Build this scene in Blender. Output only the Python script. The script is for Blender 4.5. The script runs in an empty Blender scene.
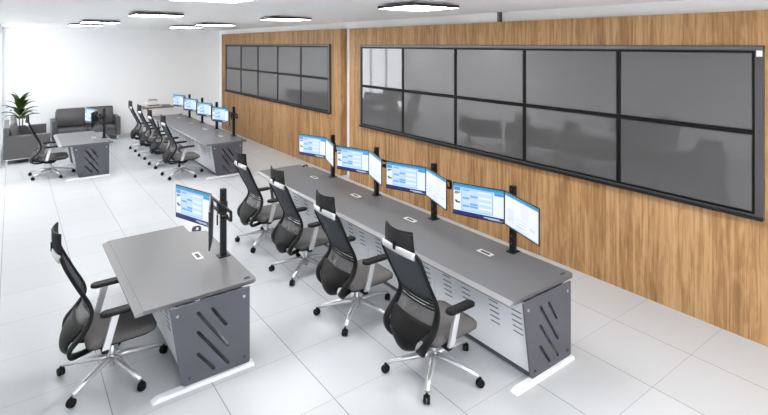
import bpy, bmesh, math, random
from mathutils import Vector, Matrix
from mathutils.geometry import tessellate_polygon
R = math.radians
PI = math.pi
rnd = random.Random(7)
C = bpy.context.scene.collection

# ------------------------------------------------------------------ materials
def new_mat(name):
    m = bpy.data.materials.new(name); m.use_nodes = True
    return m, m.node_tree, m.node_tree.nodes['Principled BSDF']

def S(v):   # sRGB 0-255 -> linear
    return tuple((c / 255 / 12.92 if c / 255 < .04045 else ((c / 255 + .055) / 1.055) ** 2.4) for c in v) + (1,)

def mat(name, col, rough=.5, metal=0, spec=.5, noise=0, scale=60, bump=0, coat=0):
    m, nt, b = new_mat(name)
    b.inputs['Base Color'].default_value = S(col)
    b.inputs['Roughness'].default_value = rough
    b.inputs['Metallic'].default_value = metal
    b.inputs['Specular IOR Level'].default_value = spec
    b.inputs['Coat Weight'].default_value = coat
    if noise or bump:
        tc = nt.nodes.new('ShaderNodeTexCoord'); n = nt.nodes.new('ShaderNodeTexNoise')
        n.inputs['Scale'].default_value = scale; n.inputs['Detail'].default_value = 3
        nt.links.new(tc.outputs['Object'], n.inputs['Vector'])
        if noise:
            r = nt.nodes.new('ShaderNodeMixRGB'); c = S(col)
            r.inputs[1].default_value = tuple(x * (1 - noise) for x in c[:3]) + (1,)
            r.inputs[2].default_value = tuple(min(1, x * (1 + noise)) for x in c[:3]) + (1,)
            nt.links.new(n.outputs['Fac'], r.inputs[0]); nt.links.new(r.outputs[0], b.inputs['Base Color'])
        if bump:
            bp = nt.nodes.new('ShaderNodeBump'); bp.inputs['Strength'].default_value = bump
            bp.inputs['Distance'].default_value = .003
            nt.links.new(n.outputs['Fac'], bp.inputs['Height']); nt.links.new(bp.outputs[0], b.inputs['Normal'])
    return m

def emit(name, col, strength=1.0, back=None):
    m, nt, b = new_mat(name)
    b.inputs['Base Color'].default_value = (0.01, 0.01, 0.01, 1)
    b.inputs['Roughness'].default_value = .4
    b.inputs['Emission Color'].default_value = S(col)
    b.inputs['Emission Strength'].default_value = strength
    return m

def mesh_fabric(name, col, alpha):
    m, nt, b = new_mat(name)
    b.inputs['Base Color'].default_value = S(col)
    b.inputs['Roughness'].default_value = .75
    tc = nt.nodes.new('ShaderNodeTexCoord'); w = nt.nodes.new('ShaderNodeTexWave')
    w.inputs['Scale'].default_value = 60; w.bands_direction = 'Z'
    nt.links.new(tc.outputs['Object'], w.inputs['Vector'])
    mr = nt.nodes.new('ShaderNodeMapRange')
    mr.inputs['To Min'].default_value = alpha - .12; mr.inputs['To Max'].default_value = min(1, alpha + .12)
    nt.links.new(w.outputs['Fac'], mr.inputs['Value']); nt.links.new(mr.outputs[0], b.inputs['Alpha'])
    return m

def floor_mat():
    m, nt, b = new_mat('white_floor_tile')
    L = nt.links.new; N = nt.nodes.new
    tc = N('ShaderNodeTexCoord'); sp = N('ShaderNodeSeparateXYZ'); L(tc.outputs['Object'], sp.inputs[0])
    T = .768
    def line(out, off):
        a = N('ShaderNodeMath'); a.operation = 'SUBTRACT'; L(out, a.inputs[0]); a.inputs[1].default_value = off
        d = N('ShaderNodeMath'); d.operation = 'DIVIDE'; L(a.outputs[0], d.inputs[0]); d.inputs[1].default_value = T
        r = N('ShaderNodeMath'); r.operation = 'ROUND'; L(d.outputs[0], r.inputs[0])
        s = N('ShaderNodeMath'); s.operation = 'SUBTRACT'; L(d.outputs[0], s.inputs[0]); L(r.outputs[0], s.inputs[1])
        ab = N('ShaderNodeMath'); ab.operation = 'ABSOLUTE'; L(s.outputs[0], ab.inputs[0])
        lt = N('ShaderNodeMath'); lt.operation = 'LESS_THAN'; L(ab.outputs[0], lt.inputs[0])
        fl = N('ShaderNodeMath'); fl.operation = 'FLOOR'; L(d.outputs[0], fl.inputs[0])
        return lt, fl
    lx, fx = line(sp.outputs['X'], 2.190); ly, fy = line(sp.outputs['Y'], 2.885)
    lx.inputs[1].default_value = .0050; ly.inputs[1].default_value = .0035
    cb = N('ShaderNodeCombineXYZ'); L(fx.outputs[0], cb.inputs[0]); L(fy.outputs[0], cb.inputs[1])
    wn = N('ShaderNodeTexWhiteNoise'); L(cb.outputs[0], wn.inputs['Vector'])
    ns = N('ShaderNodeTexNoise'); ns.inputs['Scale'].default_value = 2.2; ns.inputs['Detail'].default_value = 4
    L(tc.outputs['Object'], ns.inputs['Vector'])
    c0 = N('ShaderNodeMixRGB'); c0.inputs[1].default_value = S((178, 181, 184)); c0.inputs[2].default_value = S((183, 186, 189))
    L(wn.outputs['Value'], c0.inputs[0])
    c1 = N('ShaderNodeMixRGB'); c1.blend_type = 'MULTIPLY'; c1.inputs[0].default_value = .04
    L(c0.outputs[0], c1.inputs[1]); L(ns.outputs['Color'], c1.inputs[2])
    mx = N('ShaderNodeMixRGB'); mx.inputs[2].default_value = S((118, 118, 121)); L(lx.outputs[0], mx.inputs[0]); L(c1.outputs[0], mx.inputs[1])
    my = N('ShaderNodeMixRGB'); my.inputs[2].default_value = S((143, 143, 145)); L(ly.outputs[0], my.inputs[0]); L(mx.outputs[0], my.inputs[1])
    L(my.outputs[0], b.inputs['Base Color'])
    b.inputs['Roughness'].default_value = .35; b.inputs['Specular IOR Level'].default_value = .35
    return m

def wood_mat():
    m, nt, b = new_mat('oak_wood_panelling')
    L = nt.links.new; N = nt.nodes.new
    tc = N('ShaderNodeTexCoord'); sp = N('ShaderNodeSeparateXYZ'); L(tc.outputs['Object'], sp.inputs[0])
    d = N('ShaderNodeMath'); d.operation = 'DIVIDE'; L(sp.outputs['Y'], d.inputs[0]); d.inputs[1].default_value = .17
    fl = N('ShaderNodeMath'); fl.operation = 'FLOOR'; L(d.outputs[0], fl.inputs[0])
    wn = N('ShaderNodeTexWhiteNoise'); wn.noise_dimensions = '1D'; L(fl.outputs[0], wn.inputs['W'])
    # grain, long in Z, shifted per plank
    off = N('ShaderNodeMath'); off.operation = 'MULTIPLY'; L(wn.outputs['Value'], off.inputs[0]); off.inputs[1].default_value = 37
    zz = N('ShaderNodeMath'); zz.operation = 'ADD'; L(sp.outputs['Z'], zz.inputs[0]); L(off.outputs[0], zz.inputs[1])
    cb = N('ShaderNodeCombineXYZ'); L(sp.outputs['X'], cb.inputs[0]); L(sp.outputs['Y'], cb.inputs[1]); L(zz.outputs[0], cb.inputs[2])
    def grain(sy, sz, det, dist):
        mp = N('ShaderNodeMapping'); mp.inputs['Scale'].default_value = (sy * .2, sy, sz); L(cb.outputs[0], mp.inputs[0])
        n = N('ShaderNodeTexNoise'); n.inputs['Scale'].default_value = 1; n.inputs['Detail'].default_value = det
        n.inputs['Distortion'].default_value = dist; L(mp.outputs[0], n.inputs['Vector']); return n
    g1 = grain(14, .9, 5, 1.2); g2 = grain(75, 1.6, 3, .3); g3 = grain(7, 2.4, 2, 2.0)
    a = N('ShaderNodeMath'); a.operation = 'MULTIPLY'; L(g1.outputs['Fac'], a.inputs[0]); a.inputs[1].default_value = .5
    c = N('ShaderNodeMath'); c.operation = 'MULTIPLY_ADD'; L(g2.outputs['Fac'], c.inputs[0]); c.inputs[1].default_value = .30; L(a.outputs[0], c.inputs[2])
    e = N('ShaderNodeMath'); e.operation = 'MULTIPLY_ADD'; L(g3.outputs['Fac'], e.inputs[0]); e.inputs[1].default_value = .2; L(c.outputs[0], e.inputs[2])
    w2 = N('ShaderNodeMath'); w2.operation = 'MULTIPLY_ADD'; L(wn.outputs['Value'], w2.inputs[0]); w2.inputs[1].default_value = .10; L(e.outputs[0], w2.inputs[2])
    cr = N('ShaderNodeValToRGB'); r = cr.color_ramp
    r.elements[0].position = .34; r.elements[0].color = S((116, 86, 54))
    r.elements[1].position = .76; r.elements[1].color = S((188, 155, 115))
    k = r.elements.new(.50); k.color = S((148, 112, 74))
    k = r.elements.new(.59); k.color = S((170, 134, 93))
    L(w2.outputs[0], cr.inputs[0]); L(cr.outputs[0], b.inputs['Base Color'])
    b.inputs['Roughness'].default_value = .55; b.inputs['Specular IOR Level'].default_value = .25
    return m

def display_mat():
    m, nt, b = new_mat('grey_display_glass')
    b.inputs['Base Color'].default_value = S((72, 71, 72)); b.inputs['Roughness'].default_value = .6
    g = nt.nodes.new('ShaderNodeBsdfGlossy'); g.inputs['Roughness'].default_value = .04
    g.inputs['Color'].default_value = (.9, .9, .92, 1)
    mx = nt.nodes.new('ShaderNodeMixShader'); fr = nt.nodes.new('ShaderNodeFresnel'); fr.inputs['IOR'].default_value = 1.6
    ml = nt.nodes.new('ShaderNodeMath'); ml.operation = 'MULTIPLY_ADD'; ml.inputs[1].default_value = 1.1; ml.inputs[2].default_value = .025
    nt.links.new(fr.outputs[0], ml.inputs[0]); nt.links.new(ml.outputs[0], mx.inputs[0])
    out = nt.nodes['Material Output']
    nt.links.new(b.outputs[0], mx.inputs[1]); nt.links.new(g.outputs[0], mx.inputs[2]); nt.links.new(mx.outputs[0], out.inputs[0])
    return m

M = dict(
    wall=mat('white_wall_paint', (245, 246, 246), .7, spec=.2, noise=.01, scale=3),
    ceil=mat('white_ceiling_paint', (246, 248, 249), .8, spec=.2, noise=.01, scale=3),
    floor=floor_mat(), wood=wood_mat(), display=display_mat(),
    top=mat('grey_laminate', (95, 95, 97), .38, spec=.45, noise=.03, scale=8),
    topedge=mat('grey_laminate_edge', (120, 120, 122), .35, spec=.5, noise=.02, scale=8),
    gable=mat('dark_grey_metal', (77, 78, 86), .42, metal=.1, noise=.03, scale=10),
    white=mat('white_powder_metal', (214, 216, 221), .4, noise=.01, scale=5),
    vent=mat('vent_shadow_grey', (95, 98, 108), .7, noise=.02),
    bolt=mat('satin_bolt_metal', (190, 190, 192), .3, metal=.9, noise=.02),
    black=mat('black_plastic', (13, 13, 14), .5, spec=.18, noise=.05, scale=30),
    blackm=mat('black_powder_metal', (17, 17, 18), .42, spec=.25, noise=.05, scale=30),
    alu=mat('polished_aluminium', (212, 212, 215), .24, metal=.6, noise=.02, scale=10),
    seat=mat('grey_seat_fabric', (90, 88, 88), .85, spec=.2, noise=.08, scale=140, bump=.25),
    mesh=mesh_fabric('dark_back_mesh', (52, 56, 63), .88),
    lens=mesh_fabric('sheer_back_mesh', (96, 96, 97), .55),
    headm=mesh_fabric('black_head_mesh', (22, 22, 24), .95),
    frame=mat('dark_grey_frame', (24, 24, 27), .5, spec=.3, noise=.03),
    silverframe=mat('grey_metal_strip', (96, 95, 97), .35, metal=.3, noise=.03),
    surround=mat('grey_metal_surround', (66, 66, 69), .4, noise=.03),
    mull=mat('display_bezel', (14, 14, 15), .5, spec=.2, noise=.03),
    bezel=mat('monitor_bezel', (14, 16, 20), .3, noise=.03),
    fixture=mat('black_light_housing', (26, 25, 25), .5, noise=.03),
    lamp=emit('light_diffuser_glow', (255, 253, 252), 26.0),
    leather=mat('grey_leather', (78, 76, 77), .42, spec=.5, noise=.06, scale=12, bump=.1),
    chrome=mat('chrome_metal', (215, 215, 218), .15, metal=1, noise=.01),
    cabinet=mat('pale_cabinet_board', (214, 211, 208), .55, noise=.02),
    cabtop=mat('grey_cabinet_top', (116, 113, 112), .5, noise=.03),
    printer=mat('white_printer_plastic', (228, 226, 224), .4, noise=.01),
    leaf=mat('green_leaf', (44, 66, 14), .45, noise=.35, scale=6),
    stem=mat('plant_stem', (110, 104, 62), .7, noise=.2, scale=20),
    pot=mat('white_planter', (190, 188, 186), .5, noise=.02),
    soil=mat('dark_soil', (52, 42, 34), .95, noise=.3, scale=40, bump=.5),
    port=mat('dark_socket_plastic', (46, 46, 48), .5, noise=.03),
    plate=mat('pale_socket_frame', (214, 214, 214), .35, noise=.01),
)
U = {}
def ui(name, col, k=1.0):
    if name not in U: U[name] = emit('screen_' + name, col, k)
    return U[name]
UI = [ui('white', (238, 246, 254), 0.65), ui('teal', (30, 150, 190), 0.61), ui('blue', (60, 160, 225), 0.61), ui('navy', (14, 40, 120), 0.61),
      ui('paleblue', (150, 200, 246), 0.65), ui('midblue', (110, 175, 240), 0.65), ui('dark', (50, 60, 80), 0.54), ui('lilac', (236, 235, 250), 0.65),
      ui('cream', (246, 244, 240), 0.65), ui('line', (120, 150, 200), 0.58), ui('skyblue', (200, 226, 252), 0.65)]

# ------------------------------------------------------------------ mesh helpers
class MB:
    def __init__(self):
        self.bm = bmesh.new(); self.mi = 0
    def _f(self, vs, smooth=False):
        try:
            f = self.bm.faces.new(vs)
        except ValueError:
            return None
        f.material_index = self.mi; f.smooth = smooth
        return f
    def hexa(self, pts):      # 8 points: bottom 4 ccw, top 4 ccw
        v = [self.bm.verts.new(p) for p in pts]
        for q in ((3, 2, 1, 0), (4, 5, 6, 7), (0, 1, 5, 4), (1, 2, 6, 5), (2, 3, 7, 6), (3, 0, 4, 7)):
            self._f([v[i] for i in q])
        return self
    def box(self, x0, x1, y0, y1, z0, z1):
        return self.hexa([(x0, y0, z0), (x1, y0, z0), (x1, y1, z0), (x0, y1, z0), (x0, y0, z1), (x1, y0, z1), (x1, y1, z1), (x0, y1, z1)])
    def loft(self, rings, cap=True, smooth=True, close=False):
        vv = [[self.bm.verts.new(p) for p in r] for r in rings]
        n = len(vv[0]); k = len(vv)
        for i in range(k if close else k - 1):
            a, b = vv[i], vv[(i + 1) % k]
            for j in range(n):
                self._f([a[j], a[(j + 1) % n], b[(j + 1) % n], b[j]], smooth)
        if cap and not close:
            self._f(list(reversed(vv[0]))); self._f(vv[-1])
        return self
    def rr(self, levels, cx=0, cy=0, seg=5, smooth=True):   # rounded-rectangle loft; levels of (z, half x, half y, radius[, dx])
        rings = []
        for lv in levels:
            z, hx, hy, r = lv[:4]; dx = lv[4] if len(lv) > 4 else 0
            ring = []
            for sx, sy, a0 in ((1, 1, 0), (-1, 1, 90), (-1, -1, 180), (1, -1, 270)):
                for i in range(seg + 1):
                    a = R(a0 + 90 * i / seg)
                    ring.append((cx + dx + sx * (hx - r) + r * math.cos(a), cy + sy * (hy - r) + r * math.sin(a), z))
            rings.append(ring)
        return self.loft(rings, smooth=smooth)
    def tube(self, pts, rad, seg=10, w=None, ref=None, smooth=True, closed=False):
        """sweep; rad may be a list; w = second half-width along the side axis (ellipse)"""
        P = [Vector(p) for p in pts]; n = len(P); rings = []
        prev = None
        for i, p in enumerate(P):
            if closed: t = P[(i + 1) % n] - P[i - 1]
            else: t = P[min(i + 1, n - 1)] - P[max(i - 1, 0)]
            t.normalize()
            if ref is not None:
                s = Vector(ref) - t * t.dot(Vector(ref))
                if s.length < .2 and prev is not None: s = prev - t * t.dot(prev)
            elif prev is not None: s = prev - t * t.dot(prev)
            else:
                a = Vector((0, 0, 1)) if abs(t.z) < .9 else Vector((1, 0, 0)); s = a.cross(t)
            s.normalize(); prev = s; nn = t.cross(s)
            r = rad[i] if isinstance(rad, (list, tuple)) else rad
            ww = r if w is None else (w[i] if isinstance(w, (list, tuple)) else w)
            rings.append([p + s * (ww * math.cos(2 * PI * k / seg)) + nn * (r * math.sin(2 * PI * k / seg)) for k in range(seg)])
        return self.loft(rings, smooth=smooth, close=closed)
    def cyl(self, a, b, r, seg=14, smooth=True):
        return self.tube([a, b], r, seg, smooth=smooth)
    def grid(self, fn, nu, nv, th=.0):      # surface fn(u,v) -> point; th adds a second skin along -x
        def mk(off):
            return [[self.bm.verts.new(Vector(fn(i / nu, j / nv)) + Vector(off)) for j in range(nv + 1)] for i in range(nu + 1)]
        A = mk((0, 0, 0))
        for i in range(nu):
            for j in range(nv):
                self._f([A[i][j], A[i + 1][j], A[i + 1][j + 1], A[i][j + 1]], True)
        if th:
            B = mk((-th, 0, 0))
            for i in range(nu):
                for j in range(nv):
                    self._f([B[i][j], B[i][j + 1], B[i + 1][j + 1], B[i + 1][j]], True)
            for i in range(nu):
                self._f([A[i][0], B[i][0], B[i + 1][0], A[i + 1][0]]); self._f([A[i][nv], A[i + 1][nv], B[i + 1][nv], B[i][nv]])
            for j in range(nv):
                self._f([A[0][j], A[0][j + 1], B[0][j + 1], B[0][j]]); self._f([A[nu][j], B[nu][j], B[nu][j + 1], A[nu][j + 1]])
        return self
    def plate(self, outline, holes, t0, t1, axis='Y'):
        """polygon with holes in two coordinates, extruded t0..t1 along axis"""
        def P(p, t):
            if axis == 'Y': return (p[0], t, p[1])
            if axis == 'X': return (t, p[0], p[1])
            return (p[0], p[1], t)
        loops = [outline] + list(holes)
        tris = tessellate_polygon([[Vector((p[0], p[1], 0)) for p in l] for l in loops])
        flat = [p for l in loops for p in l]
        va = [self.bm.verts.new(P(p, t0)) for p in flat]; vb = [self.bm.verts.new(P(p, t1)) for p in flat]
        for t in tris:
            self._f([va[i] for i in t]); self._f([vb[i] for i in reversed(t)])
        k = 0
        for l in loops:
            n = len(l)
            for i in range(n):
                a, b = k + i, k + (i + 1) % n
                self._f([va[a], va[b], vb[b], vb[a]])
            k += n
        return self
    def build(self, name, mats, parent=None, bevel=0, loc=None, seg=2):
        bm = self.bm
        bmesh.ops.recalc_face_normals(bm, faces=bm.faces)
        me = bpy.data.meshes.new(name); bm.to_mesh(me); bm.free()
        for m in (mats if isinstance(mats, (list, tuple)) else [mats]): me.materials.append(m)
        o = bpy.data.objects.new(name, me); C.objects.link(o)
        if parent is not None: o.parent = parent
        if loc: o.location = loc
        if bevel:
            b = o.modifiers.new('Bevel', 'BEVEL'); b.width = bevel; b.segments = seg; b.limit_method = 'ANGLE'; b.angle_limit = R(40)
        return o

def rrect2(x0, x1, y0, y1, r, seg=4):
    out = []
    for cx, cy, a0 in ((x1 - r, y1 - r, 0), (x0 + r, y1 - r, 90), (x0 + r, y0 + r, 180), (x1 - r, y0 + r, 270)):
        for i in range(seg + 1):
            a = R(a0 + 90 * i / seg); out.append((cx + r * math.cos(a), cy + r * math.sin(a)))
    return out

def slot2(p, q, r, seg=5):
    a = math.atan2(q[1] - p[1], q[0] - p[0]); out = []
    for c, s in ((q, a - PI / 2), (p, a + PI / 2)):
        for i in range(seg + 1):
            t = s + PI * i / seg; out.append((c[0] + r * math.cos(t), c[1] + r * math.sin(t)))
    return out

def catmull(P, n=4):
    P = [Vector(p) for p in P]; out = []
    Q = [P[0] * 2 - P[1]] + P + [P[-1] * 2 - P[-2]]
    for i in range(1, len(Q) - 2):
        for k in range(n):
            t = k / n
            a, b, c, d = Q[i - 1], Q[i], Q[i + 1], Q[i + 2]
            out.append(.5 * ((2 * b) + (c - a) * t + (2 * a - 5 * b + 4 * c - d) * t * t + (3 * b - a - 3 * c + d) * t ** 3))
    out.append(P[-1]); return out

def tag(o, label, cat, group=None):
    o['label'] = label; o['category'] = cat
    if group: o['group'] = group
    return o
def thing(name, label, cat, loc=(0, 0, 0), rz=0, group=None):
    o = bpy.data.objects.new(name, None); C.objects.link(o); o.empty_display_size = .1
    o.location = loc; o.rotation_euler = (0, 0, rz)
    return tag(o, label, cat, group)
def struct(name, mb, m, **k):
    o = mb.build(name, m, **k); o['kind'] = 'structure'; return o
def kids(o): return [c for c in o.children]
def dup(root, loc, rz=None, label=None, group=None):
    def cp(o, par):
        c = o.copy(); C.objects.link(c)
        if par is not None: c.parent = par
        for ch in kids(o): cp(ch, c)
        return c
    r = cp(root, None); r.location = loc
    if rz is not None: r.rotation_euler = (0, 0, rz)
    if label: r['label'] = label
    if group: r['group'] = group
    return r

# ------------------------------------------------------------------ the room
H = 3.5
struct('floor', MB().box(-3.6, 6.4, -3.2, 18.8, -.1, 0), M['floor'])
struct('ceiling', MB().box(-3.6, 6.4, -3.2, 18.8, H, H + .1), M['ceil'])
struct('wall_back', MB().box(-.33, 6.28, 18.6, 18.7, 0, H), M['wall'])
struct('wall_right', MB().box(6.18, 6.28, -3.2, 18.6, 0, H), M['wall'])
def glass_mat():
    m = bpy.data.materials.new('window_glass'); m.use_nodes = True; nt = m.node_tree
    nt.nodes.remove(nt.nodes['Principled BSDF'])
    t = nt.nodes.new('ShaderNodeBsdfTransparent'); g = nt.nodes.new('ShaderNodeBsdfGlossy'); g.inputs['Roughness'].default_value = .02
    mx = nt.nodes.new('ShaderNodeMixShader'); mx.inputs[0].default_value = .05
    nt.links.new(t.outputs[0], mx.inputs[1]); nt.links.new(g.outputs[0], mx.inputs[2]); nt.links.new(mx.outputs[0], nt.nodes['Material Output'].inputs[0])
    return m
M['glass'] = glass_mat()
def added_window_wall(name, wn, x0, x1, y0, y1, zb, zt, edge, n, skip=0):
    """wall running along Y with one band of windows; n panes"""
    struct(name, MB().plate([(y0, 0), (y1, 0), (y1, H), (y0, H)], [[(y0 + edge + skip, zb), (y1 - edge, zb), (y1 - edge, zt), (y0 + edge + skip, zt)]], x0, x1, 'X'), M['wall'])
    a, b = y0 + edge + skip, y1 - edge; w = (b - a) / n; xm = (x0 + x1) / 2
    holes = [[(a + w * k + .03, zb + .04), (a + w * (k + 1) - .03, zb + .04), (a + w * (k + 1) - .03, zt - .04), (a + w * k + .03, zt - .04)] for k in range(n)]
    f = struct('window_%d' % wn, MB().plate([(a, zb), (b, zb), (b, zt), (a, zt)], holes, xm - .025, xm + .025, 'X'), M['white'])
    for h in holes:
        MB().box(xm - .003, xm + .003, h[0][0], h[1][0], h[0][1], h[2][1]).build('window_pane', M['glass'], f)
added_window_wall('wall_left', 1, -.33, -.23, 15.1, 18.6, .12, 3.42, .12, 3)  # glazing added here to brighten the back wall
struct('wall_return', MB().box(-3.5, -.33, 15.1, 15.2, 0, H), M['wall'])
struct('wall_front', MB().plate([(-3.6, 0), (6.4, 0), (6.4, H), (-3.6, H)], [[(-3.2, .9), (5.8, .9), (5.8, 3.2), (-3.2, 3.2)]], -3.3, -3.2, 'Y'), M['wall'])
hs = [[(-3.2 + 1.5 * k + .03, .94), (-1.7 + 1.5 * k - .03, .94), (-1.7 + 1.5 * k - .03, 3.16), (-3.2 + 1.5 * k + .03, 3.16)] for k in range(6)]
wf = struct('window_2', MB().plate([(-3.2, .9), (5.8, .9), (5.8, 3.2), (-3.2, 3.2)], hs, -3.275, -3.225, 'Y'), M['white'])  # unseen glazing added behind the camera to let in more light
for h in hs: MB().box(h[0][0], h[1][0], -3.253, -3.247, .94, 3.16).build('window_pane', M['glass'], wf)
struct('wall_side', MB().box(-3.6, -3.5, -3.2, 15.2, 0, H), M['wall'])
# wood cladding in two runs with a white gap between
struct('trim_1', MB().box(6.01, 6.18, -3.2, 9.38, 0, 3.34), M['wood'])['label'] = 'oak wood wall panelling on the right'
struct('trim_2', MB().box(6.01, 6.18, 9.75, 17.80, 0, 3.345), M['wood'])['label'] = 'oak wood wall panelling further back'
# low pier in the gap above the cladding
struct('trim_3', MB().box(6.12, 6.18, 5.25, 5.85, 3.34, H), M['wall'])
struct('trim_4', MB().box(6.11, 6.18, 5.21, 5.25, 3.34, H), M['silverframe'])

# ------------------------------------------------------------------ ceiling lights
def light(x0, x1, y0, y1, label):
    cx, cy = (x0 + x1) / 2, (y0 + y1) / 2; hx, hy = (x1 - x0) / 2, (y1 - y0) / 2
    t = thing('ceiling_light', label, 'light', (cx, cy, 3.44), 0, 'square ceiling panel lights')
    for s in (-1, 1):     # two square heads side by side on one fitting
        c = s * hx / 2
        w = hx / 2 - .004
        MB().plate(rrect2(c - w, c + w, -hy, hy, .004, 1), [rrect2(c - w + .007, c + w - .007, -hy + .007, hy - .007, .003, 1)], 0, .030, 'Z').build('housing', M['fixture'], t)
        MB().box(c - w + .0072, c + w - .0072, -hy + .0072, hy - .0072, .0005, .02).build('diffuser', M['lamp'], t)
    MB().box(-hx + .006, hx - .006, -hy + .002, hy - .002, .0302, .036).build('top_cover', M['fixture'], t)
    MB().box(-hx + .15, hx - .15, -hy + .12, hy - .12, .0362, .06).build('mounting_plate', M['ceil'], t)
    return t
LT = [((1.23, 1.93, 4.56, 5.27), 'black edged twin ceiling light cut off by the top of the photo'),
      ((1.47, 2.17, 8.17, 8.76), 'black edged twin ceiling light above the left desk, second in the left row'),
      ((1.13, 1.81, 11.62, 12.2), 'small twin ceiling light third in the left row towards the white wall'),
      ((1.08, 1.76, 13.75, 14.35), 'farthest twin ceiling light of the left row, close to the white wall'),
      ((3.68, 4.41, 4.38, 5.1), 'black edged ceiling light in front of the nearer video wall, largest of the right row'),
      ((3.65, 4.36, 8.06, 8.73), 'black edged ceiling light in front of the farther video wall, second of the right row'),
      ((3.46, 4.25, 11.6, 12.2), 'pale thin ceiling light third of the right row by the wood corner'),
      ((3.38, 4.1, 13.65, 14.25), 'farthest thin ceiling light of the right row near the white wall')]
for a, l in LT: light(*a, l)
for (x, y), l in (((1.3, 1.0), 'ceiling light of the left row overhead beside the camera'), ((3.68, .9), 'ceiling light of the right row overhead beside the camera'),
                  ((1.3, -2.2), 'ceiling light of the left row behind the camera'), ((3.68, -2.2), 'ceiling light of the right row behind the camera'),
                  ((-1.6, 11.8), 'nearest ceiling light in the side aisle, left of the far desk'),
                  ((-1.6, 13.6), 'farthest ceiling light in the side aisle, left of the sofas'),((-3.0, 13.0), 'ceiling light by the outer aisle wall')):
    light(x, x + .7, y, y + .7, l)  # unseen lamps added outside the view to brighten the room

# ------------------------------------------------------------------ video walls
def video_wall(y0, y1, zb, zt, n, where, margin):
    X = 6.01
    t = thing('video_wall_frame', 'dark metal surround of the %s video wall on the wood panelling' % where, 'frame', (X, (y0 + y1) / 2, zb))
    hy = (y1 - y0) / 2; h = zt - zb; g = margin
    fr = MB().plate([(-hy, 0), (hy, 0), (hy, h), (-hy, h)], [[(-hy + g, .045), (hy - .045, .045), (hy - .045, h - .05), (-hy + g, h - .05)]], -.05, 0, 'X')
    fr.build('surround', M['surround'], t, .003)
    MB().box(-.054, -.002, -hy + .0, hy, h - .045, h - .012).build('top_strip', M['silverframe'], t)
    MB().box(-.075, -.0505, -hy, hy, .0, .035).build('bottom_ledge', M['frame'], t, .003)
    a0, a1 = y0 + g, y1 - .045; b0, b1 = zb + .045, zt - .05
    w = (a1 - a0) / n; hh = (b1 - b0) / 2
    names = ['nearest', 'second nearest', 'middle', 'second farthest', 'farthest']
    for r in range(2):
        for k in range(n):
            d = thing('wall_display', '%s %s row grey display of the %s video wall' % (names[k], ('lower', 'upper')[r], where), 'display',
                      (X, a0 + w * (k + .5), b0 + hh * r), 0, 'displays of the %s video wall' % where)
            hw = w / 2 - .003; q = hh - .006; bz = .024
            MB().plate([(-hw, .003), (hw, .003), (hw, q + .003), (-hw, q + .003)], [[(-hw + bz, .003 + bz), (hw - bz, .003 + bz), (hw - bz, q + .003 - bz), (-hw + bz, q + .003 - bz)]], -.046, -.002, 'X').build('bezel', M['mull'], d, .002)
            MB().box(-.036, -.003, -hw + bz + .0005, hw - bz - .0005, .0035 + bz, q + .0025 - bz).build('screen', M['display'], d)
    return t
vt = video_wall(1.74, 8.89, 1.245, 2.985, 5, 'nearer', .07)
MB().box(-.058, -.0525, -3.57, -3.52, 1.63, 1.69).build('corner_bracket', M['white'], vt)  # white block standing in for a reflection at the surround's corner
video_wall(10.17, 17.28, 1.36, 3.0, 5, 'farther', .06)

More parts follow.
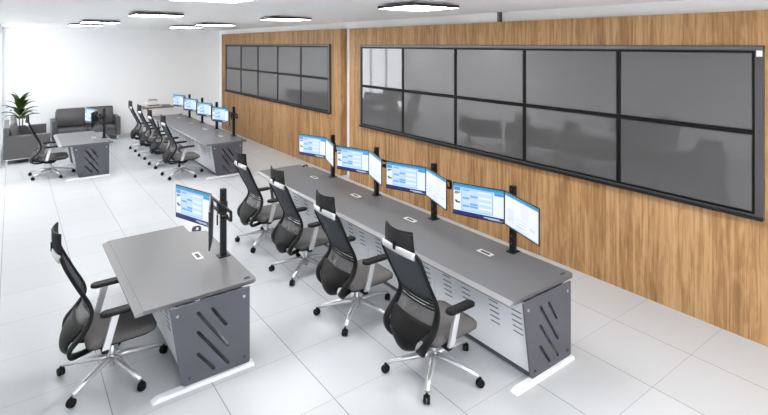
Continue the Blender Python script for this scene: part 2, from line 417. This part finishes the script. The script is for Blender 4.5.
# ------------------------------------------------------------------ desks
ZT = .76
def desk(loc, length, posts, label, D=.96, g0=-.11, ew=.045, gy=-.035, fx=(.0, .85), cut=.11, name='control_desk'):
    t = thing(name, label, 'desk', loc)
    sh = lambda pts: [(x + g0, z) for x, z in pts]
    far = length - .22
    # top with chamfered back corners and a sloping front edge
    ol = [(ew, 0), (D - .03, 0), (D, .03), (D, length - .34), (D - cut, length - .26), (D - cut, length), (ew, length)]
    bm = MB().plate(ol, [], ZT - .036, ZT, 'Z'); bm.build('tabletop', M['top'], t, .004)
    MB().hexa([(.0, 0, ZT - .040), (ew - .0001, 0, ZT - .036), (ew - .0001, length, ZT - .036), (.0, length, ZT - .040),
               (.0, 0, ZT - .026), (ew - .0001, 0, ZT - .0005), (ew - .0001, length, ZT - .0005), (.0, length, ZT - .026)]).build('front_edge', M['topedge'], t, .002)
    # gables
    out = [(.235, .735), (.335, .055), (.385, .012), (.91, .012), (.945, .045), (.945, .735)]
    ear = [(.235, .722), (.335, .055), (.385, .012), (.91, .012), (.945, .045), (.945, .70), (.99, .705), (1.01, .73), (1.01, .775), (.99, .795), (.925, .795), (.905, .78), (.900, .722)]
    sl = [slot2((.60, .635), (.72, .455), .014), slot2((.475, .635), (.735, .265), .014), slot2((.475, .465), (.74, .10), .014), slot2((.475, .275), (.61, .10), .014)]
    for y, s in ((gy, 1), (length - .22, -1)):
        g = MB().plate(sh(ear if s == -1 else out), [sh(q) for q in sl + ([slot2((.965, .760), (.966, .760), .017)] if s == -1 else [])], y - .0075, y + .0075).build('side_panel', M['gable'], t, .002)
        for bx, bz in ((.30, .66), (.89, .66), (.40, .09), (.89, .10)):
            MB().cyl((bx + g0, y - .013, bz), (bx + g0, y - .0076, bz), .013, 12).build('bolt', M['bolt'] if bz > .5 else M['port'], g)
        f = MB()
        x0, x1 = fx
        ya, yb = (y - .045, y + .045) if s == 1 else (y - .03, y + .05)
        f.hexa([(x0, ya, 0), (x1, ya, 0), (x1, yb, 0), (x0, yb, 0),
                (x0 + .05, ya + .008, .032), (x1 - .005, ya + .008, .034), (x1 - .005, yb - .008, .034), (x0 + .05, yb - .008, .030)])
        f.build('foot', M['white'], t, .006)
    # rear ear at the near end, behind the top
    MB().plate(sh(rrect2(.93, 1.005, .70, .775, .03)), [sh(slot2((.968, .745), (.969, .745), .008))], .055, .067).build('rear_bracket', M['gable'], t, .002)
    # sloping white front panels, one per bay, and back panel
    cuts = [gy + .010] + [p + .51 for p in posts if p + .51 < length - .45] + [far - .012]
    tx = lambda z: .275 + g0 + (.715 - z) * .16
    for a, b in zip(cuts[:-1], cuts[1:]):
        m = MB(); a += .004; b -= .004
        m.hexa([(tx(.06), a, .06), (tx(.06) + .02, a, .06), (tx(.06) + .02, b, .06), (tx(.06), b, .06),
                (tx(.715), a, .715), (tx(.715) + .02, a, .715), (tx(.715) + .02, b, .715), (tx(.715), b, .715)])
        m.mi = 1
        k = 0; y = a + .05
        while y + .12 < b:
            top = .61 if k % 2 == 0 else .585
            for r in range(5):
                z = top - r * .052
                m.hexa([(tx(z - .005) - .003, y, z - .010), (tx(z) + .004, y, z - .010), (tx(z) + .004, y + .11, z - .010), (tx(z - .005) - .003, y + .11, z - .010),
                        (tx(z) - .003, y, z), (tx(z) + .004, y, z), (tx(z) + .004, y + .11, z), (tx(z) - .003, y + .11, z)])
            y += .27 if k % 2 == 0 else .36; k += 1
        m.build('front_panel', [M['white'], M['vent']], t, 0)
    MB().box(.40 + g0, .425 + g0, .0, far - .01, .0, .055).build('plinth', M['gable'], t)
    MB().box(.90 + g0, .915 + g0, .0, far - .01, .05, .70).build('back_panel', M['white'], t)
    for p in posts:    # desktop socket
        g = MB().plate([(.70 + g0, p + .06), (.77 + g0, p + .06), (.77 + g0, p + .25), (.70 + g0, p + .25)], [[(.715 + g0, p + .09), (.755 + g0, p + .09), (.755 + g0, p + .22), (.715 + g0, p + .22)]], ZT + .0003, ZT + .006, 'Z').build('desk_socket', M['plate'], t, .001)
        MB().box(.7155 + g0, .7545 + g0, p + .0905, p + .2195, ZT + .0002, ZT + .004).build('socket_insert', M['port'], g)
    return t

# ------------------------------------------------------------------ monitor stand + monitor
def stand_proto(label):
    t = thing('monitor_stand', label, 'monitor stand', (0, 0, 0), 0, 'black monitor stands on the desks')
    z0 = ZT
    MB().rr([(z0 + .0005, .06, .05, .008), (z0 + .009, .06, .05, .008)], smooth=False).build('base_plate', M['blackm'], t)
    p = MB(); p.box(-.028, .028, -.03, .03, z0 + .009, 1.47)
    p.build('pole', M['blackm'], t, .004)
    for k in range(8):
        zc = z0 + .08 + k * .083
        MB().box(-.0292, -.0282, -.010, .010, zc, zc + .028).build('pole_slot', M['port'], t)
    cb = MB().plate(rrect2(-.36, .36, 1.225, 1.335, .02), [rrect2(-.335, -.06, 1.25, 1.31, .012), rrect2(.06, .335, 1.25, 1.31, .012)], -.052, -.030, 'X')
    cb.build('crossbar', M['blackm'], t, .003)
    MB().box(-.058, .034, -.04, .04, 1.22, 1.34).build('clamp', M['blackm'], t, .004)
    for s in (-1, 1):
        a = MB(); a.tube([(-.052, s * .29, 1.27), (-.075, s * .29, 1.27), (-.125, s * .285, 1.265)], .018, 8)
        a.build('arm', M['blackm'], t)
        v = MB().box(-.04, .0, -.05, .05, -.05, .05).build('mount_plate', M['blackm'], t, .003)
        v.scale = (.35, 1, 1); v.location = (-.148, s * .285, 1.262); v.rotation_euler = (0, 0, R(19 * s))
    return t

def screen_mesh(kind, parent):
    """front faces -X; local y right->left for the viewer, z up"""
    W, Hh = .61, .36
    m = MB()
    x = -.0172
    b = .010
    w, h = W - 2 * b, Hh - 2 * b - .006
    m.mi = 0; m.box(x, x + .002, -w / 2, w / 2, -h / 2 + .003, h / 2 + .003)
    zb = -h / 2 + .003
    def q(u0, u1, v0, v1, mi, lift=1):      # u: 0 left .. 1 right as seen from the front
        m.mi = mi
        y1, y0 = w / 2 - u0 * w, w / 2 - u1 * w
        m.box(x - .0004 * lift, x, y0, y1, zb + v0 * h, zb + v1 * h)
    if kind == 'dash':
        q(0, 1, .955, 1, 1); q(0, 1, .90, .955, 2)
        q(.01, .145, .77, .89, 2); q(.82, 1, .80, .895, 2)
        q(0, 1, 0, .115, 3)
        q(.16, .80, .14, .89, 4); q(.18, .78, .17, .86, 10, 2)
        for c, (a, bb) in enumerate(((.19, .33), (.345, .50), (.515, .77))):
            for r in range(8):
                z = .80 - r * .085
                col = 10 if (c + r) % 3 else 5
                if c == 1 and r in (5, 6): col = 5
                if c == 2: col = 10 if r % 2 else 0
                q(a, bb, z - .02 if r else z, z + .045, col, 3)
        q(.03, .14, .70, .735, 6, 2); q(.02, .10, .66, .69, 6, 2)
        q(.03, .08, .40, .45, 6, 2); q(.05, .14, .36, .41, 6, 2)
        q(.62, .92, .03, .06, 10, 2); q(.70, .98, .005, .02, 10, 2)
    else:
        q(0, 1, .955, 1, 1); q(0, 1, .91, .955, 2)
        q(.05, .30, .60, .88, 8); q(.34, .47, .55, .86, 8); q(.50, .72, .42, .88, 7); q(.75, .95, .55, .86, 8)
        for r in range(7):
            q(.06, .30, .52 - r * .06, .528 - r * .06, 9, 2)
            if r % 2 == 0: q(.36, .66, .36 - r * .05, .367 - r * .05, 9, 2)
        q(.76, .93, .30, .31, 9, 2); q(.76, .90, .25, .26, 9, 2); q(.36, .55, .12, .17, 10)
        q(0, 1, 0, .03, 10)
    return m.build('screen', UI, parent)

def monitor_proto(kind, label):
    t = thing('monitor', label, 'monitor', (0, 0, 0), 0, 'monitors on the desk stands')
    b = MB()
    hw, hh = .305, .18
    b.loft([[(-.016, -hw, -hh), (-.016, hw, -hh), (-.016, hw, hh), (-.016, -hw, hh)],
            [(-.004, -hw, -hh), (-.004, hw, -hh), (-.004, hw, hh), (-.004, -hw, hh)],
            [(.008, -hw + .03, -hh + .03), (.008, hw - .03, -hh + .03), (.008, hw - .03, hh - .03), (.008, -hw + .03, hh - .03)],
            [(.020, -.17, -.12), (.020, .17, -.12), (.020, .17, .11), (.020, -.17, .11)]], smooth=False)
    b.build('casing', M['bezel'], t, .002)
    screen_mesh(kind, t)
    return t

# ------------------------------------------------------------------ office chair (faces +X)
def chair_proto(label):
    t = thing('office_chair', label, 'chair', (0, 0, 0), 0, 'high back office chairs')
    # star base
    for k in range(5):
        a = R(4 + 72 * k); ca, sa = math.cos(a), math.sin(a)
        m = MB()
        pts = [(.02, .150), (.12, .148), (.28, .122), (.435, .092)]
        m.tube([(r * ca, r * sa, z) for r, z in pts], [.026, .026, .021, .015], 8, w=[.034, .032, .026, .019], ref=(-sa, ca, 0))
        m.build('base_leg', M['alu'], t)
        c = MB()
        cx, cy = .447 * ca, .447 * sa
        a2 = a + R(35 + 50 * k); ax, ay = -math.sin(a2), math.cos(a2)
        for s in (-1, 1):
            p0 = (cx + ax * s * .005, cy + ay * s * .005, .036); p1 = (cx + ax * s * .028, cy + ay * s * .028, .036)
            c.tube([p0, ((p0[0] + p1[0]) / 2, (p0[1] + p1[1]) / 2, .036), p1], [.036, .036, .030], 14)
        c.cyl((cx, cy, .05), (cx, cy, .085), .012, 8)
        c.build('caster', M['black'], t)
    MB().tube([(0, 0, .10), (0, 0, .125), (0, 0, .165), (0, 0, .185)], [.03, .042, .042, .028], 18).build('base_hub', M['alu'], t)
    MB().tube([(0, 0, .07), (0, 0, .30)], .022, 14).build('gas_column', M['alu'], t)
    MB().rr([(.29, .09, .07, .03, -.02), (.33, .13, .09, .03, -.02), (.375, .15, .12, .03)]).build('tilt_mechanism', M['black'], t)
    # seat
    MB().rr([(.362, .20, .19, .06, .03), (.376, .255, .235, .07, .04), (.392, .262, .24, .07, .04)], seg=6).build('seat_pan', M['black'], t)
    s = MB().rr([(.393, .265, .250, .07, .05), (.405, .282, .265, .08, .052), (.435, .285, .268, .085, .052), (.455, .272, .256, .085, .048), (.466, .245, .23, .08, .04), (.470, .15, .14, .07, .03)], seg=7)
    s.build('seat', M['seat'], t)
    # back rails
    half = catmull([(-.405, .205, 1.225), (-.395, .252, 1.19), (-.365, .262, 1.11), (-.285, .252, .94), (-.205, .246, .78), (-.195, .258, .68), (-.255, .280, .575),
                    (-.340, .276, .48), (-.350, .225, .39), (-.285, .14, .335), (-.16, .08, .325), (-.05, .05, .345)], 4)
    fr = MB()
    n = len(half)
    for sgn in (-1, 1):
        pts = [(p.x, p.y * sgn, p.z) for p in half]
        ww = [.021 + .020 * max(0, min(1, (i - n * .30) / (n * .22))) for i in range(n)]
        ww = [w * (1 - .30 * max(0, (i - n * .80) / (n * .20))) for i, w in enumerate(ww)]
        fr.tube(pts, .017, 8, w=ww, ref=(0, 1, 0))
    fr.build('back_frame', M['black'], t)
    def rail(z):
        for i in range(len(half) - 1):
            a, b = half[i], half[i + 1]
            if a.z >= z >= b.z:
                k = (a.z - z) / max(1e-6, a.z - b.z); return a.lerp(b, k)
        return half[-1]
    def surf(ztop, zbot, wf=lambda v: 1, bow=.03, bend=0, dx=0):
        def fn(u, v):
            s_ = u * 2 - 1
            z = ztop + (zbot - ztop) * v
            r = rail(max(z, .345))
            return (r.x - bow * (1 - s_ * s_) + dx, r.y * s_ * wf(v), z - bend * (1 - s_ * s_) * v)
        return fn
    MB().grid(surf(1.205, .775, lambda v: .97), 10, 12, .004).build('back_mesh', M['mesh'], t)
    sl = MB()
    for k in range(4):
        z = .79 - k * .030
        f = surf(z, z - .01, lambda v: .98)
        sl.tube([f(u / 10, 0) for u in range(11)], .008, 6)
    sl.build('lumbar_slats', M['black'], t)
    MB().grid(surf(.70, .575, lambda v: .93 - .12 * v * v, .03, .03), 10, 5, .003).build('lower_mesh', M['lens'], t)
    MB().grid(surf(.595, .355, lambda v: .96 - .30 * min(1, v * 1.6), .040, .03, -.002), 12, 10, .014).build('back_shell', M['black'], t)
    # aluminium yoke and headrest
    y = MB(); y.tube([(-.422 - .03 * (1 - (i / 6) ** 2), i / 6 * .225, 1.215 + .012 * (1 - (i / 6) ** 2)) for i in range(-6, 7)], .014, 8, w=.034, ref=(0, 0, 1))
    y.build('aluminium_yoke', M['alu'], t)
    MB().box(-.470, -.452, -.018, .018, 1.222, 1.30).build('headrest_bracket', M['black'], t, .004)
    def hf(u, v):
        s_ = u * 2 - 1
        w = .178 + .016 * v
        return (-.448 + .045 * s_ * s_ - .012 * v + .02 * v * v, s_ * w, 1.395 - v * .150 + .008 * s_ * s_ * (1 - v))
    MB().grid(hf, 10, 6, .014).build('headrest', M['headm'], t)
    rim = [hf(i / 10, 0) for i in range(11)] + [hf(1, j / 6) for j in range(1, 7)] + [hf(1 - i / 10, 1) for i in range(1, 11)] + [hf(0, 1 - j / 6) for j in range(1, 6)]
    MB().tube([(p[0] - .007, p[1], p[2]) for p in rim], .010, 6, closed=True).build('headrest_rim', M['black'], t)
    # arms
    for sgn in (-1, 1):
        yy = sgn * .318
        a = thing_part('armrest', t)
        MB().hexa([(-.125, yy - .018, .40), (-.065, yy - .018, .40), (-.065, yy + .018, .40), (-.125, yy + .018, .40),
                   (-.045, yy - .018, .69), (.015, yy - .018, .69), (.015, yy + .018, .69), (-.045, yy + .018, .69)]).build('arm_post', M['alu'], a, .006)
        MB().box(-.125, -.07, min(sgn * .10, yy - sgn * .0), max(sgn * .10, yy), .365, .400).build('arm_bracket', M['black'], a, .006)
        MB().rr([(.684, .14, .038, .036), (.692, .158, .050, .046), (.712, .158, .050, .046), (.720, .145, .040, .038)], cx=.02, cy=yy, seg=6).build('arm_pad', M['black'], a)
    return t
def thing_part(name, parent):
    o = bpy.data.objects.new(name, None); C.objects.link(o); o.parent = parent; o.empty_display_size = .05; return o

# ------------------------------------------------------------------ placing the workstations
P1 = [.69 + 1.26 * k for k in range(4)]
CX, C1Y, C2Y = 3.45, 2.82, 11.30
desk((CX, C1Y, 0), 5.6, P1, 'long grey control desk with white louvred front in the middle of the room')
desk((CX, C2Y, 0), 5.5, P1, 'long grey control desk at the back beside the farther video wall')
DX, D1Y, D2Y = .82, 4.57, 13.0
desk((DX, D1Y, 0), 1.88, [.70], 'single grey desk with slotted dark side panel at the front left', 1.06, .02, .062, -.055, (.11, 1.0), .18)
desk((DX, D2Y, 0), 1.88, [.62], 'single grey desk in front of the sofas at the far left', 1.06, .02, .062, -.055, (.11, 1.0), .18)

st = stand_proto('')
ma = monitor_proto('dash', ''); mb_ = monitor_proto('doc', '')
ordn = ['nearest', 'second nearest', 'third nearest', 'farthest']
stations = []
for k in range(4): stations.append((CX + .89, C1Y + P1[k], ordn[k] + ' %s on the long desk in the middle', 'doc'))
for k in range(4): stations.append((CX + .89, C2Y + P1[k], ordn[k] + ' %s on the long desk at the back', 'doc'))
stations.append((DX + .975, D1Y + .70, '%s on the single desk at the front left', 'doc'))
stations.append((DX + .95, D2Y + .62, '%s on the single desk by the sofas', 'doc'))
used = [False, False, False]
def put(i, proto, loc, rz, label, group):
    if not used[i]:
        used[i] = True; proto.location = loc; proto.rotation_euler = (0, 0, rz); proto['label'] = label; proto['group'] = group; return proto
    return dup(proto, loc, rz, label, group)
for (x, y, l, kind) in stations:
    if l.startswith('%s'):
        a, b, c = 'black pole monitor stand ' + l[3:], 'far side monitor with blue dashboard screen ' + l[3:], 'near side monitor seen edge on ' + l[3:]
    else:
        a = l % 'black pole monitor stand'
        b = l % 'left tilted monitor with blue dashboard screen'
        c = l % ('right angled monitor with white document screen' if y < 9 else 'right angled monitor seen edge on')
    put(0, st, (x, y, 0), 0, a, 'black monitor stands')
    jx = x - .12; s, co = math.sin(R(19)), math.cos(R(19)); hw = .309
    put(1, ma, (jx - hw * s, y + hw * co + .002, 1.262), R(19), b, 'dashboard monitors')
    put(2, mb_, (jx - hw * s, y - hw * co - .002, 1.262), R(-19), c, 'document monitors')

ch = chair_proto('')
spots = [(3.12, 3.43, 0, 'nearest black and grey office chair at the middle long desk'),
         (3.09, 4.66, 0, 'second nearest black and grey office chair at the middle long desk'),
         (3.135, 5.96, 0, 'third nearest black and grey office chair at the middle long desk'),
         (3.125, 7.19, 0, 'farthest black and grey office chair at the middle long desk'),
         (.735, 5.15, 0, 'black and grey office chair pushed to the front left single desk'),
         (.71, 13.72, 0, 'black and grey office chair at the single desk by the sofas'),
         (3.13, 11.95, 0, 'nearest office chair of the row at the back long desk'),
         (3.11, 13.2, 0, 'second nearest office chair of the row at the back long desk'),
         (3.10, 14.38, 0, 'third nearest office chair of the row at the back long desk'),
         (3.09, 15.55, 0, 'farthest office chair of the row at the back long desk')]
for i, (x, y, a, l) in enumerate(spots):
    o = ch if i == 0 else dup(ch, (0, 0, 0))
    o.location = (x, y, 0); o.rotation_euler = (0, 0, R(a)); o['label'] = l; o['group'] = 'high back office chairs'

# ------------------------------------------------------------------ sofas (face +Y local... built facing -Y)
def sofa(name, label, length, depth, loc, rz):
    t = thing(name, label, 'sofa', loc, rz)
    hl = length / 2; aw = .13
    MB().box(-hl + aw, hl - aw, .02, depth - .02, .14, .30).build('base', M['leather'], t, .012)
    n = 2
    w = (length - 2 * aw) / n
    for k in range(n):
        c = -hl + aw + w * (k + .5)
        MB().rr([(.302, w / 2 - .012, (depth - .2) / 2 - .01, .03), (.315, w / 2 - .004, (depth - .2) / 2, .04), (.43, w / 2 - .004, (depth - .2) / 2, .04), (.455, w / 2 - .03, (depth - .2) / 2 - .025, .05)], cx=c, cy=(depth - .2) / 2).build('seat_cushion', M['leather'], t)
        b = MB()
        b.rr([(.0, w / 2 - .02, .07, .04), (.02, w / 2 - .004, .085, .05), (.50, w / 2 - .004, .075, .05), (.545, w / 2 - .03, .045, .035)], seg=6)
        o = b.build('back_cushion', M['leather'], t); o.location = (c, depth - .27, .462); o.rotation_euler = (R(-8), 0, 0)
    MB().box(-hl + aw, hl - aw, depth - .14, depth, .14, .90).build('back_rest', M['leather'], t, .02)
    for s in (-1, 1):
        MB().box(min(s * hl, s * (hl - aw)), max(s * hl, s * (hl - aw)), 0, depth, .12, .70).build('arm', M['leather'], t, .018, seg=3)
        r = MB()
        xx = s * (hl - aw / 2)
        r.box(xx - .02, xx + .02, .03, depth - .03, .10, .12)
        for yy in (.05, depth - .09): r.box(xx - .02, xx + .02, yy, yy + .04, 0, .10)
        r.build('leg_frame', M['chrome'], t)
    return t
sofa('sofa', 'grey leather two seat sofa standing against the white back wall', 1.82, .80, (1.86, 17.74, 0), 0)
sofa('sofa', 'grey leather sofa against the left wall, its arm end towards the camera', 2.0, .98, (.80, 16.52, 0), R(90))

# ------------------------------------------------------------------ plant
def plant(loc):
    t = thing('potted_plant', 'tall green broad leaved potted plant in the corner behind the left sofa', 'plant', loc)
    MB().tube([(0, 0, 0), (0, 0, .02), (0, 0, .42), (0, 0, .44)], [.13, .15, .19, .19], 24).build('planter', M['pot'], t)
    MB().tube([(0, 0, .44), (0, 0, .45)], .17, 20).build('soil', M['soil'], t)
    for k in range(3):
        a = k * 2.1; MB().tube([(.04 * math.cos(a), .04 * math.sin(a), .45), (.05 * math.cos(a), .05 * math.sin(a), .8), (.03 * math.cos(a), .03 * math.sin(a), 1.0 + .1 * k)], [.018, .016, .012], 8).build('stem', M['stem'], t)
    rr = random.Random(11)
    for k in range(26):
        az = k * 2.4 + rr.uniform(-.3, .3); lv = k / 25
        z0 = .80 + .42 * lv; ln = rr.uniform(.42, .56); up = .35 + .85 * lv + rr.uniform(-.15, .15)
        wd = rr.uniform(.065, .085); m = MB()
        pts = []; p = Vector((.03 * math.cos(az), .03 * math.sin(az), z0)); ang = up + .25
        for i in range(9):
            pts.append(p.copy()); ang -= .17 if i > 2 else .05
            p += Vector((math.cos(az) * math.cos(ang), math.sin(az) * math.cos(ang), math.sin(ang))) * ln / 8
        side = Vector((-math.sin(az), math.cos(az), 0)); rows = []
        for i, q in enumerate(pts):
            f = i / 8; w = wd * math.sin(PI * min(1, f * .92 + .06)) ** .8
            rows.append([m.bm.verts.new(q - side * w + Vector((0, 0, w * .35))), m.bm.verts.new(q), m.bm.verts.new(q + side * w + Vector((0, 0, w * .35)))])
        for i in range(8):
            for j in range(2): m._f([rows[i][j], rows[i][j + 1], rows[i + 1][j + 1], rows[i + 1][j]], True)
        m.build('leaf', M['leaf'], t)
plant((.20, 17.95, 0))

# ------------------------------------------------------------------ cabinet and printer
cb = thing('low_cabinet', 'pale low cabinet with a grey top against the back wall', 'cabinet', (3.92, 18.12, 0))
MB().box(-.46, .46, -.24, .40, .06, .86).build('body', M['cabinet'], cb, .004)
MB().box(-.44, .44, -.22, .38, 0, .06).build('plinth', M['gable'], cb)
MB().box(-.48, .48, -.27, .42, .861, .90).build('cabinet_top', M['cabtop'], cb, .004)
for s in (-1, 1):
    d = MB().box(min(s * .005, s * .455), max(s * .005, s * .455), -.262, -.2405, .07, .85).build('door', M['cabinet'], cb, .003)
    MB().box(s * .04 - .006, s * .04 + .006, -.275, -.2625, .62, .74).build('handle', M['bolt'], d)
pr = thing('printer', 'white office printer on the grey topped cabinet by the back wall', 'printer', (3.80, 18.12, .901))
MB().rr([(0, .25, .18, .03), (.13, .25, .18, .03), (.16, .23, .16, .03)]).build('printer_body', M['printer'], pr)
MB().rr([(.161, .15, .12, .02), (.215, .14, .10, .02)]).build('scanner_lid', M['printer'], pr)
MB().box(-.12, .12, -.10, .09, .2155, .235).build('paper_tray', M['gable'], pr, .003)
MB().box(-.16, .16, -.187, -.1805, .05, .08).build('output_slot', M['port'], pr)

# ------------------------------------------------------------------ world, camera, colour
w = bpy.data.worlds.new('daylight'); bpy.context.scene.world = w; w.use_nodes = True
bg = w.node_tree.nodes['Background']; bg.inputs[0].default_value = (.93, .96, 1, 1); bg.inputs[1].default_value = 3.8

cam = bpy.data.cameras.new('camera'); co = bpy.data.objects.new('camera', cam); C.objects.link(co)
co.location = (0, 0, 3.0); co.rotation_euler = (R(90), 0, R(-36.6))
cam.sensor_fit = 'HORIZONTAL'; cam.sensor_width = 36; cam.lens = 501 / 768 * 36; cam.shift_y = -163.5 / 768
cam.clip_start = .05; cam.clip_end = 100
sc = bpy.context.scene; sc.camera = co
sc.view_settings.view_transform = 'Standard'; sc.view_settings.look = 'None'
sc.view_settings.exposure = 0.66; sc.view_settings.gamma = 1; sc.view_settings.use_curve_mapping = False
sc.cycles.max_bounces = 10; sc.cycles.diffuse_bounces = 6; sc.cycles.use_denoising = True
sc.cycles.sample_clamp_indirect = 6
